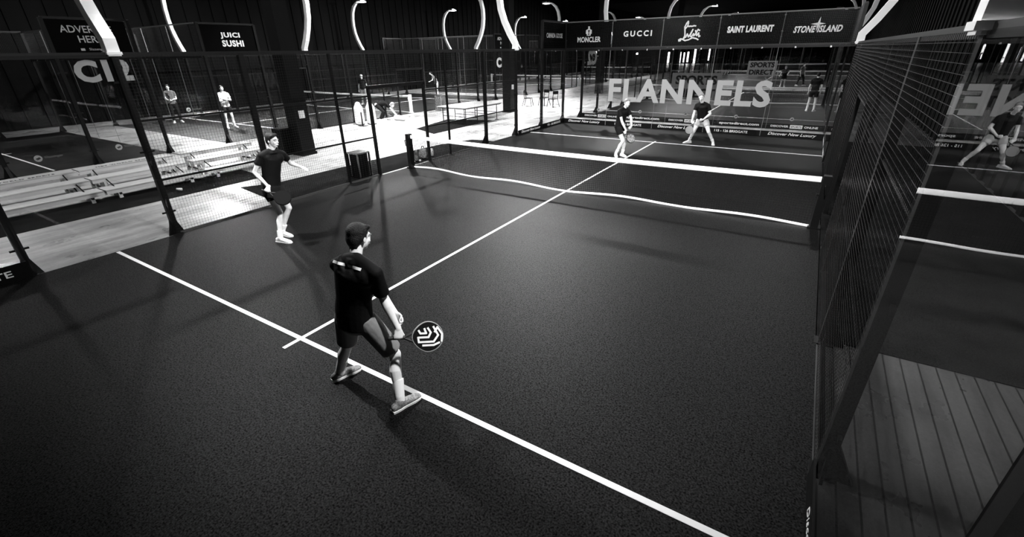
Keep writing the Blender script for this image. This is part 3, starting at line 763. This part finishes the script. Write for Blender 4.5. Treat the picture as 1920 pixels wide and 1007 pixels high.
def person(label, J, size=.007, shirt='shirt', shorts='shorts_black', hair='hair', shoe='shoe_white', sleeve=.62, short_len=.62, trousers=False,
           hands=None, far=False, hairlong=0, shirt_hem=.06, long_sleeve=False, sock=.17, group=None, build=1.):
    """J: joints in world space. base first; everything is stored relative to the base"""
    base = V(J['base']); t = thing('person', label, 'person', base, group)
    g = lambda k: V(J[k])-base
    neck, head, pel = g('neck'), g('head'), g('pelvis')
    sl, sr, hl, hr = g('shL'), g('shR'), g('hipL'), g('hipR')
    side = (sr-sl).normalized(); hside = (hr-hl).normalized()
    hd = {k: V(v) for k, v in (hands or {}).items()} if False else (hands or {})
    sk = MB()
    # head: s right, f forward, u up
    S, F, Uu = frame(J['face'], J.get('headup', (0, 0, 1))); A = (S, F, Uu)
    hc = head
    sk.ell(hc+Uu*.03-F*.012, (.074, .092, .088), A, 18, 14)      # cranium
    sk.ell(hc-Uu*.03+F*.022, (.058, .068, .078), A, 16, 12)      # face
    sk.ell(hc-Uu*.085+F*.052, (.03, .026, .024), A, 12, 8)       # chin
    sk.tube([hc+Uu*.012+F*.084, hc-Uu*.022+F*.106, hc-Uu*.03+F*.09], [.009, .013, .012], 8)  # nose
    sk.tube([hc+Uu*.026+F*.078-S*.045, hc+Uu*.03+F*.088, hc+Uu*.026+F*.078+S*.045], [.009, .011, .009], 8)  # brow
    for q in (-1, 1):
        sk.ell(hc+S*q*.078-Uu*.008-F*.008, (.008, .017, .03), A, 10, 8)    # ear
        sk.ell(hc+S*q*.04-Uu*.025+F*.062, (.02, .018, .02), A, 10, 8)      # cheek
    sk.tube([hc-Uu*.058+F*.085-S*.018, hc-Uu*.056+F*.094, hc-Uu*.058+F*.085+S*.018], [.006, .009, .006], 8)  # lips
    nb = neck-V((0, 0, .02))
    sk.tube([hc-Uu*.05-F*.02, (hc-Uu*.09+nb)/2-F*.01, nb], [.052, .05, .05], 14)
    # trunk under the clothes
    mid = pel.lerp(neck, .5)
    sk.tube([pel+V((0, 0, -.02)), mid, neck.lerp(pel, .12)], [(.12, .08), (.1, .07), (.08, .05)], 14, side=side)
    for a_, e_, w_, key in (('shL', 'elL', 'wrL', 'L'), ('shR', 'elR', 'wrR', 'R')):
        s_, e, w2 = g(a_), g(e_), g(w_)
        sk.tube([neck.lerp(s_, .6)-V((0, 0, .06)), s_-V((0, 0, .025)), s_.lerp(e, .35), s_.lerp(e, .8), e], [.04*build, .045*build, .046*build, .04*build, .037*build], 12)
        sk.tube([e, e.lerp(w2, .28), e.lerp(w2, .7), w2], [.038*build, .042*build, .031*build, .025*build], 12, side=side)
        h = hd.get(key) or {}
        d = V(h.get('d', (w2-e))).normalized()
        wd = V(h.get('w', d.orthogonal())); nn = V(h.get('n', d.cross(wd)))
        add_hand(sk, w2, d, nn, wd, h.get('curl', (18, 22, 18)), r=.0088 if not far else .011, thumb_side=h.get('t', 1))
    for h_, k_, a_ in (('hipL', 'knL', 'anL'), ('hipR', 'knR', 'anR')):
        h, k, a = g(h_), g(k_), g(a_)
        ax = (k-h).normalized(); back = -V(J['fwd']).normalized()
        sk.tube([h, h.lerp(k, .3), h.lerp(k, .75), k], [.088*build, .084*build, .062*build, .056*build], 14)
        sk.tube([k, k.lerp(a, .14), k.lerp(a, .34)+back*.014, k.lerp(a, .62)+back*.006, k.lerp(a, .88), a], [.055*build, .05*build, .057*build, .044*build, .034*build, .035*build], 14)
        sk.ell(k-back*.02, (.036, .036, .045), None, 12, 10)
    skin = build_rm(sk, 'body', M['skin'], t, size, 5)
    # eyes
    for q in (-1, 1):
        b = MB(); b.ell(hc+S*q*.031+Uu*.008+F*.078, (.013, .009, .007), A, 10, 8); ey = b.build('eye', M['sole'], t, True)
        b = MB(); b.ell(hc+S*q*.031+Uu*.008+F*.0855, (.0055, .003, .0055), A, 8, 6); b.build('pupil', M['dark'], ey, True)
        b = MB(); b.tube([hc+S*q*.016+Uu*.03+F*.092, hc+S*q*.034+Uu*.036+F*.087, hc+S*q*.05+Uu*.028+F*.072], [.004, .005, .003], 6); b.build('eyebrow', M[hair], t, True)
    b = MB(); b.tube([hc-Uu*.06+F*.0955-S*.018, hc-Uu*.058+F*.103, hc-Uu*.06+F*.0955+S*.018], [.003, .005, .003], 6); b.build('mouth', M['bag'], t, True)
    # hair
    hb = MB()
    hb.ell(hc+Uu*.052-F*.022, (.082, .094, .08), A, 16, 12); hb.ell(hc+Uu*.0-F*.055, (.074, .058, .085), A, 16, 12)
    for i in range(9):
        q = -1+i/4; hb.ell(hc+Uu*(.085+.012*random.random())+F*(.034+.01*random.random())+S*q*.05, (.024, .026, .02), A, 8, 6)
    for q in (-1, 1): hb.ell(hc+S*q*.066+Uu*.02-F*.02, (.017, .045, .045), A, 8, 6)
    hb.tube([hc-Uu*.03-F*.06, hc-Uu*(.07+hairlong)-F*.055], [(.055, .03), (.045, .02)], 12, side=S)
    build_rm(hb, 'hair', M[hair], t, max(size, .008), 2)
    # shirt
    sh = MB()
    hem = pel + V((0, 0, -shirt_hem)); fwdv = V(J['fwd']).normalized()
    ch = neck.lerp(pel, .22); wa = neck.lerp(pel, .68)
    shc = (sl+sr)/2
    sh.tube([hem, pel.lerp(wa, .3), wa, ch, ch.lerp(shc, .8)-V((0, 0, .01))],
            [(.182*build, .13*build), (.175*build, .125*build), (.165*build, .118*build), (.188*build, .125*build), (.17*build, .095*build)], 20, side=hside.lerp(side, .5), dome=False)
    sh.ell(shc-V((0, 0, .075))-fwdv*.008, ((sr-sl).length*.5+.01, .108, .1), (side, side.cross(V((0, 0, -1))).normalized(), V((0, 0, 1))), 20, 12)
    for s_, e in ((sl, g('elL')), (sr, g('elR'))):
        sh.tube([neck+V((0, 0, -.03)), neck.lerp(s_, .5)-V((0, 0, .028)), s_-V((0, 0, .012))], [(.06, .08), (.062, .085), .062], 14, dome=True)
        sh.ell(neck.lerp(s_, .5)-V((0, 0, .09))-fwdv*.01, (.1, .1, .1))
        if long_sleeve:
            w2 = g('wrL') if s_ is sl else g('wrR')
            sh.tube([s_-V((0, 0, .012)), s_.lerp(e, .6), e, e.lerp(w2, .9)], [.066, .058, .052, .04], 12, dome=False)
        else:
            sh.tube([s_-V((0, 0, .012)), s_.lerp(e, sleeve*.5), s_.lerp(e, sleeve)], [.061*build, .062*build, .066*build], 14, dome=False)
    sh.tube([neck+V((0, 0, .005)), neck-V((0, 0, .04))], [(.07, .066), (.09, .085)], 14, side=side, dome=False)
    shirt_o = build_rm(sh, 'shirt', M[shirt], t, max(size, .009), 4)
    # shorts / trousers
    st = MB()
    st.tube([pel+V((0, 0, .06)), pel, pel-V((0, 0, .07))], [(.155, .115), (.17, .125), (.16, .12)], 18, side=hside)
    for h_, k_, a_ in (('hipL', 'knL', 'anL'), ('hipR', 'knR', 'anR')):
        h, k, a = g(h_), g(k_), g(a_)
        if trousers: st.tube([h, h.lerp(k, .5), k, k.lerp(a, .5), k.lerp(a, .96)], [.105, .095, .08, .072, .062], 14, dome=False)
        else: st.tube([h+V((0, 0, .01)), h.lerp(k, .15), h.lerp(k, short_len*.6), h.lerp(k, short_len)], [.095*build, .105*build, .1*build, .096*build], 16, dome=False)
    build_rm(st, 'trousers' if trousers else 'shorts', M[shorts], t, max(size, .009), 3)
    # socks and shoes
    for an, toe, key in (('anL', 'toeL', 'L'), ('anR', 'toeR', 'R')):
        a = g(an); kk = g('kn'+key); d = V(J[toe]); d.z = 0; d.normalize(); fz = J.get('footz'+key, 0)
        r_ = V((d.y, -d.x, 0)); hl_ = V((a.x, a.y, 0))-d*.065+V((0, 0, fz))
        pitch = J.get('pitch'+key, 0)
        if sock and not trousers:
            b = MB(); b.tube([a.lerp(kk, sock/.42), a.lerp(kk, .1), a-V((0, 0, .03))], [.054, .046, .044], 14, dome=False); build_rm(b, 'sock', M['sock'], t, .008, 2)
        def P(x, y, z):
            p = hl_ + d*y + r_*x + V((0, 0, z)); p.z += y*pitch; return p
        b = MB()
        b.tube([P(0, .0, .055), P(0, .05, .06), P(0, .11, .058), P(0, .18, .047), P(0, .235, .038), P(0, .265, .033)], [(.034, .04), (.038, .046), (.04, .04), (.045, .028), (.044, .021), (.034, .016)], 16, side=r_)
        b.tube([P(0, .045, .05), P(0, .062, .088)], [(.038, .05), (.043, .05)], 14, side=r_)
        so = build_rm(b, 'shoe', M[shoe], t, .007, 3)
        pl = [(-.032, -.03), (.032, -.03), (.04, .03), (.038, .1), (.05, .19), (.045, .25), (.02, .287), (-.02, .287), (-.045, .25), (-.05, .19), (-.038, .1), (-.04, .03)]
        b = MB(); n0 = len(pl); b.v += [tuple(P(x, y, .002)) for x, y in pl]+[tuple(P(x*1.02, y, .032 if y < .22 else .028)) for x, y in pl]
        b.f.append(tuple(range(n0))[::-1]); b.f.append(tuple(range(n0, 2*n0)))
        for i in range(n0): b.f.append((i, (i+1) % n0, n0+(i+1) % n0, n0+i))
        b.build('sole', M['sole'], so)
        b = MB()
        for i in range(4): b.tube([P(-.022, .1+.022*i, .098-.011*i), P(.022, .1+.022*i, .098-.011*i)], [.0035]*2, 6)
        b.build('laces', M['sole'], so)
    return t, shirt_o
def grip(w, e, axis):
    """hand data for a racket handle held across the palm: returns hand dict and grip centre"""
    w, e, a = V(w), V(e), V(axis).normalized(); f = (w-e).normalized(); d = (f-a*f.dot(a)*.8)
    d = (d-a*d.dot(a)).normalized(); n = a.cross(d).normalized()
    if n.z > 0: n = -n
    return d, n, a

# --- the near player, seen from behind
P2 = dict(base=(6.4, 2.87, 0), fwd=(.1, 1, 0), neck=(6.50, 2.85, 1.455), head=(6.475, 2.945, 1.588), face=(.02, 1, -.2), headup=(0, .2, 1), pelvis=(6.41, 2.80, .90),
          shL=(6.32, 2.80, 1.375), shR=(6.70, 2.87, 1.365), elL=(6.36, 3.09, 1.12), wrL=(6.67, 3.04, .87), elR=(6.66, 2.94, 1.07), wrR=(6.80, 2.93, .815),
          hipL=(6.31, 2.80, .88), hipR=(6.51, 2.83, .87), knL=(6.17, 2.84, .48), knR=(6.66, 2.97, .47), anL=(5.97, 2.83, .095), anR=(6.80, 2.83, .095), toeL=(.25, 1, 0), toeR=(.2, 1, 0))
ax = V((.62, .74, -.16)).normalized(); d, n, a = grip(P2['wrR'], P2['elR'], ax)
pp, sh2 = person('person seen from behind in a black jersey and charcoal shorts, holding a patterned racket', P2, .0065, 'shirt', 'shorts_dark', 'hair', 'shoe_grey', shirt_hem=.1, hairlong=.035, sleeve=.82, short_len=.88, sock=.2,
    hands={'R': dict(d=d, n=n, w=a, curl=(75, 80, 55), t=1), 'L': dict(curl=(35, 40, 30), w=(0, .3, 1), n=(.3, -1, -.3))})
PATT = [[(.055, .385), (.075, .335), (.075, .24)], [(.045, .405), (-.02, .41), (-.08, .37), (-.04, .345)], [(-.085, .335), (-.01, .375), (.045, .335), (.045, .205), (.005, .2), (.005, .29), (-.035, .31), (-.075, .285)],
        [(-.07, .255), (-.03, .27), (-.03, .22), (-.055, .205)]]
racket('dark racket with a bold white maze pattern in the hand of the near player', V(P2['wrR'])+d*.082+n*.024, ax, (.55, -.75, .6), pattern=PATT)
# lettering strips across the shoulder blades
dg = bpy.context.evaluated_depsgraph_get(); dg.update(); bv = BVHTree.FromPolygons([v.co for v in sh2.data.vertices], [p.vertices[:] for p in sh2.data.polygons])
for (x0, x1) in ((-.165, -.035), (-.01, .13)):
    mb = MB(); k = 14; o0 = V((6.505, 2.84, 1.365))-V(P2['base'])
    for i in range(k+1):
        x = x0+(x1-x0)*i/k
        for z in (-.015, .015):
            src = o0+V((x, -.6, z*.9+.36)); h = bv.ray_cast(src, V((0, 1, -.6)).normalized())
            p = h[0]+V((0, -.006, .006)) if h[0] else src+V((0, .5, 0)); mb.v.append(tuple(p))
    for i in range(k):
        if i % 3 == 2 and i < k-1 and False: continue
        q = 2*i; mb.f.append((q, q+2, q+3, q+1))
    o = mb.build('back_lettering', M['letter'], pp); o['label'] = 'white strip of lettering across the shoulder blades'

# --- the player by the left fence
P1 = dict(base=(1.9, 4.85, 0), fwd=(1, .2, 0), neck=(1.965, 4.99, 1.53), head=(2.0, 5.03, 1.69), face=(1, .35, -.12), headup=(.1, 0, 1), pelvis=(1.88, 4.89, .93),
          shL=(1.97, 5.17, 1.45), shR=(1.93, 4.82, 1.48), elL=(1.86, 5.34, 1.24), wrL=(2.02, 5.42, 1.18), elR=(1.86, 4.68, 1.22), wrR=(2.10, 4.72, 1.0),
          hipL=(1.89, 4.99, .90), hipR=(1.88, 4.80, .90), knL=(1.98, 5.05, .53), knR=(2.0, 4.86, .50), anL=(1.80, 4.93, .10), anR=(2.06, 4.72, .095), toeL=(1, .2, 0), toeR=(1, .3, 0))
ax = V((.78, .5, -.42)).normalized(); d, n, a = grip(P1['wrR'], P1['elR'], ax)
person('person in black jersey and shorts by the left fence, holding a black racket', P1, .0075, 'shirt', 'shorts_black', 'hair', 'shoe_white', sleeve=.55, short_len=.45, sock=.12,
    hands={'R': dict(d=d, n=n, w=a, curl=(75, 80, 55)), 'L': dict(d=(.85, .25, -.25), n=(0, 0, -1), w=(-.2, 1, 0), curl=(22, 25, 20))}, build=.9)
racket('plain black racket held low by the player beside the left fence', V(P1['wrR'])+d*.082+n*.024, ax, (.6, -.5, .75))

# --- far side players
P3 = dict(base=(4.68, 14.2, 0), fwd=(1, -.3, 0), neck=(4.74, 14.22, 1.40), head=(4.83, 14.23, 1.545), face=(.75, -.75, -.15), pelvis=(4.67, 14.2, .90),
          shL=(4.83, 14.36, 1.34), shR=(4.68, 14.06, 1.35), elL=(4.95, 14.36, 1.10), wrL=(5.03, 14.2, .90), elR=(4.79, 14.02, 1.06), wrR=(4.92, 14.08, .80),
          hipL=(4.70, 14.28, .87), hipR=(4.66, 14.12, .87), knL=(4.86, 14.32, .50), knR=(4.84, 14.12, .48), anL=(4.80, 14.28, .095), anR=(4.64, 14.16, .095), toeL=(.8, -.6, 0), toeR=(.5, -.9, 0))
ax = V((.75, .25, -.6)).normalized(); d, n, a = grip(P3['wrR'], P3['elR'], ax)
person('person in black jersey and black shorts standing over the centre line beyond the net', P3, .009, 'shirt', 'shorts_black', 'hair_light', 'shoe_white', short_len=.5, sleeve=.6, sock=.12,
    hands={'R': dict(d=d, n=n, w=a, curl=(75, 80, 55)), 'L': dict(d=(0, -1, -.5), n=(-1, 0, 0), w=(0, 0, 1), curl=(50, 60, 40))})
racket('grey-edged racket of the player standing beyond the net on the centre line', V(P3['wrR'])+d*.082+n*.024, ax, (.8, -.7, .5), face='bag')
P4 = dict(base=(6.45, 17.35, 0), fwd=(.1, -1, 0), neck=(6.345, 17.30, 1.33), head=(6.29, 17.22, 1.50), face=(.1, -1, -.1), pelvis=(6.385, 17.42, .80),
          shL=(6.53, 17.31, 1.26), shR=(6.16, 17.32, 1.26), elL=(6.63, 17.28, 1.0), wrL=(6.47, 17.12, .83), elR=(6.12, 17.27, .99), wrR=(6.12, 17.12, .74),
          hipL=(6.49, 17.40, .77), hipR=(6.29, 17.40, .77), knL=(6.68, 17.25, .43), knR=(6.21, 17.2, .42), anL=(6.84, 17.42, .095), anR=(6.07, 17.38, .095), toeL=(.3, -1, 0), toeR=(-.7, -.7, 0))
ax = V((-.35, -.35, -.75)).normalized(); d, n, a = grip(P4['wrR'], P4['elR'], ax)
person('person in black jersey and pale shorts, legs apart, facing us at the far glass', P4, .009, 'shirt', 'shorts_light', 'hair_light', 'shoe_white', short_len=.5, sleeve=.62, sock=.12,
    hands={'R': dict(d=d, n=n, w=a, curl=(75, 80, 55)), 'L': dict(d=(-.7, -.6, -.3), n=(-.3, .4, -1), w=(0, -.3, 1), curl=(50, 60, 40))})
racket('pale racket hanging from the hand of the wide-legged player at the far glass', V(P4['wrR'])+d*.082+n*.024, ax, (.5, -.8, .4), face='letter_grey')

def stand(x, y, z0, h, yaw, lean=0, arms='down', stride=.0, leanz=0):
    """generic standing figure scaled to height h, facing yaw (radians, 0 = +Y)"""
    k = h/1.8; f = V((math.sin(yaw), math.cos(yaw), 0)); r = V((f.y, -f.x, 0)); b = V((x, y, z0))
    P = lambda s, ff, z: tuple(b + r*s*k + f*(ff+lean*max(0, z-.9))*k + V((0, 0, z*k)))
    j = dict(base=tuple(b), fwd=tuple(f), neck=P(0, -.01, 1.5), head=P(0, .05, 1.66), face=tuple(f), pelvis=P(0, 0, .95), shL=P(-.19, 0, 1.43), shR=P(.19, 0, 1.43),
             hipL=P(-.1, 0, .92), hipR=P(.1, 0, .92), knL=P(-.13, .04+stride*.5, .5), knR=P(.13, .04-stride*.5, .5), anL=P(-.15, stride, .1), anR=P(.15, -stride, .1), toeL=tuple(f-r*.25), toeR=tuple(f+r*.25))
    if arms == 'down': j.update(elL=P(-.25, -.02, 1.14), elR=P(.25, -.02, 1.14), wrL=P(-.25, .06, .88), wrR=P(.25, .06, .88))
    elif arms == 'front': j.update(elL=P(-.22, .05, 1.13), elR=P(.22, .05, 1.13), wrL=P(-.05, .28, 1.1), wrR=P(.1, .3, 1.08))
    elif arms == 'folded': j.update(elL=P(-.22, .12, 1.16), elR=P(.22, .12, 1.16), wrL=P(.06, .24, 1.22), wrR=P(-.06, .22, 1.18))
    elif arms == 'swing': j.update(elL=P(-.3, .15, 1.2), elR=P(.3, -.1, 1.2), wrL=P(-.25, .36, 1.12), wrR=P(.35, .1, 1.0))
    return j
J_ = stand(-17.35, 11.75, .012, 1.78, 1.9, arms='front')
person('spectator in grey top and dark trousers across the aisle, left one of two', J_, .012, 'shirt_grey', 'shorts_black', 'hair', 'shoe_white', trousers=True, far=True)
racket('racket held up at the chest by the spectator in grey', V(J_['wrR'])+V((.06, -.02, .02)), (.5, -.3, .8), (.3, -1, .3), face='bag')
person('spectator in white top with folded arms across the aisle, right one of two', stand(-12.88, 11.98, .012, 1.82, 1.7, arms='folded'), .012, 'shirt_white', 'shorts_black', 'hair', 'shoe_white', far=True)
person('person in black with back turned, standing on the court behind the glass end wall', stand(9.35, 28.75, .012, 1.82, .15, arms='down'), .012, 'shirt', 'shorts_black', 'hair', 'shoe_white', far=True)
person('small distant figure in black crouching forward, on the third court in the row', stand(7.0, 45.6, .012, 1.6, 3.1, lean=.35, arms='swing'), .014, 'shirt', 'shorts_black', 'hair', 'shoe_white', far=True)
person('small distant figure with pale top and dark trousers striding, third court in the row', stand(8.15, 47.2, .012, 1.75, 2.2, arms='down', stride=.22), .014, 'shirt_grey', 'shorts_black', 'hair', 'shoe_white', trousers=True, far=True)
person('distant player in white cap and top behind the mesh, on the court across the aisle', stand(-15.2, 21.9, .012, 1.8, 2.6, arms='down'), .014, 'shirt', 'shorts_light', 'sole', 'shoe_white', far=True)
person('distant player leaning forward in grey, between the doorway and the thin posts', stand(-14.6, 28.4, .012, 1.72, -2.2, lean=.5, arms='swing'), .014, 'shirt_grey', 'shorts_light', 'hair', 'shoe_white', far=True)
# person bending over a bag
K0 = V((-8.35, 16.7, 0))
K = {k: tuple(K0+V(v)) for k, v in dict(neck=(.42, .34, .8), head=(.56, .44, .72), pelvis=(0, 0, .78),
         shL=(.3, .47, .8), shR=(.46, .2, .78), elL=(.42, .55, .54), wrL=(.55, .6, .3), elR=(.62, .3, .52), wrR=(.7, .42, .3),
         hipL=(-.05, .1, .76), hipR=(.05, -.1, .76), knL=(.2, .25, .44), knR=(.3, .05, .44), anL=(.02, .18, .1), anR=(.12, -.02, .1)).items()}
K.update(base=tuple(K0), fwd=(.8, .6, 0), face=(.8, .6, -.7), headup=(.5, .4, .8), toeL=(.8, .6, 0), toeR=(.8, .5, 0))
person('person in dark clothes bending over a bag, seen through the doorway', K, .014, 'shirt', 'shorts_black', 'hair_light', 'shoe_white', trousers=True, far=True)
t = thing('sports_bag', 'low pale bag on the aisle floor in front of the bending person', 'bag', (-7.5, 17.25, 0))
b = MB(); b.tube([(-.25, 0, .13), (.25, 0, .13)], [(.13, .12)]*2, 14, side=(0, 1, 0)); build_rm(b, 'bag_body', M['tape'], t, .02, 3)
b = MB(); b.tube([(-.1, 0, .25), (-.05, 0, .33), (.05, 0, .33), (.1, 0, .25)], [.012]*4, 8); b.build('handle', M['dark'], t)
for o in list(bpy.data.objects):
    if o.name.startswith('tmp'): bpy.data.objects.remove(o)
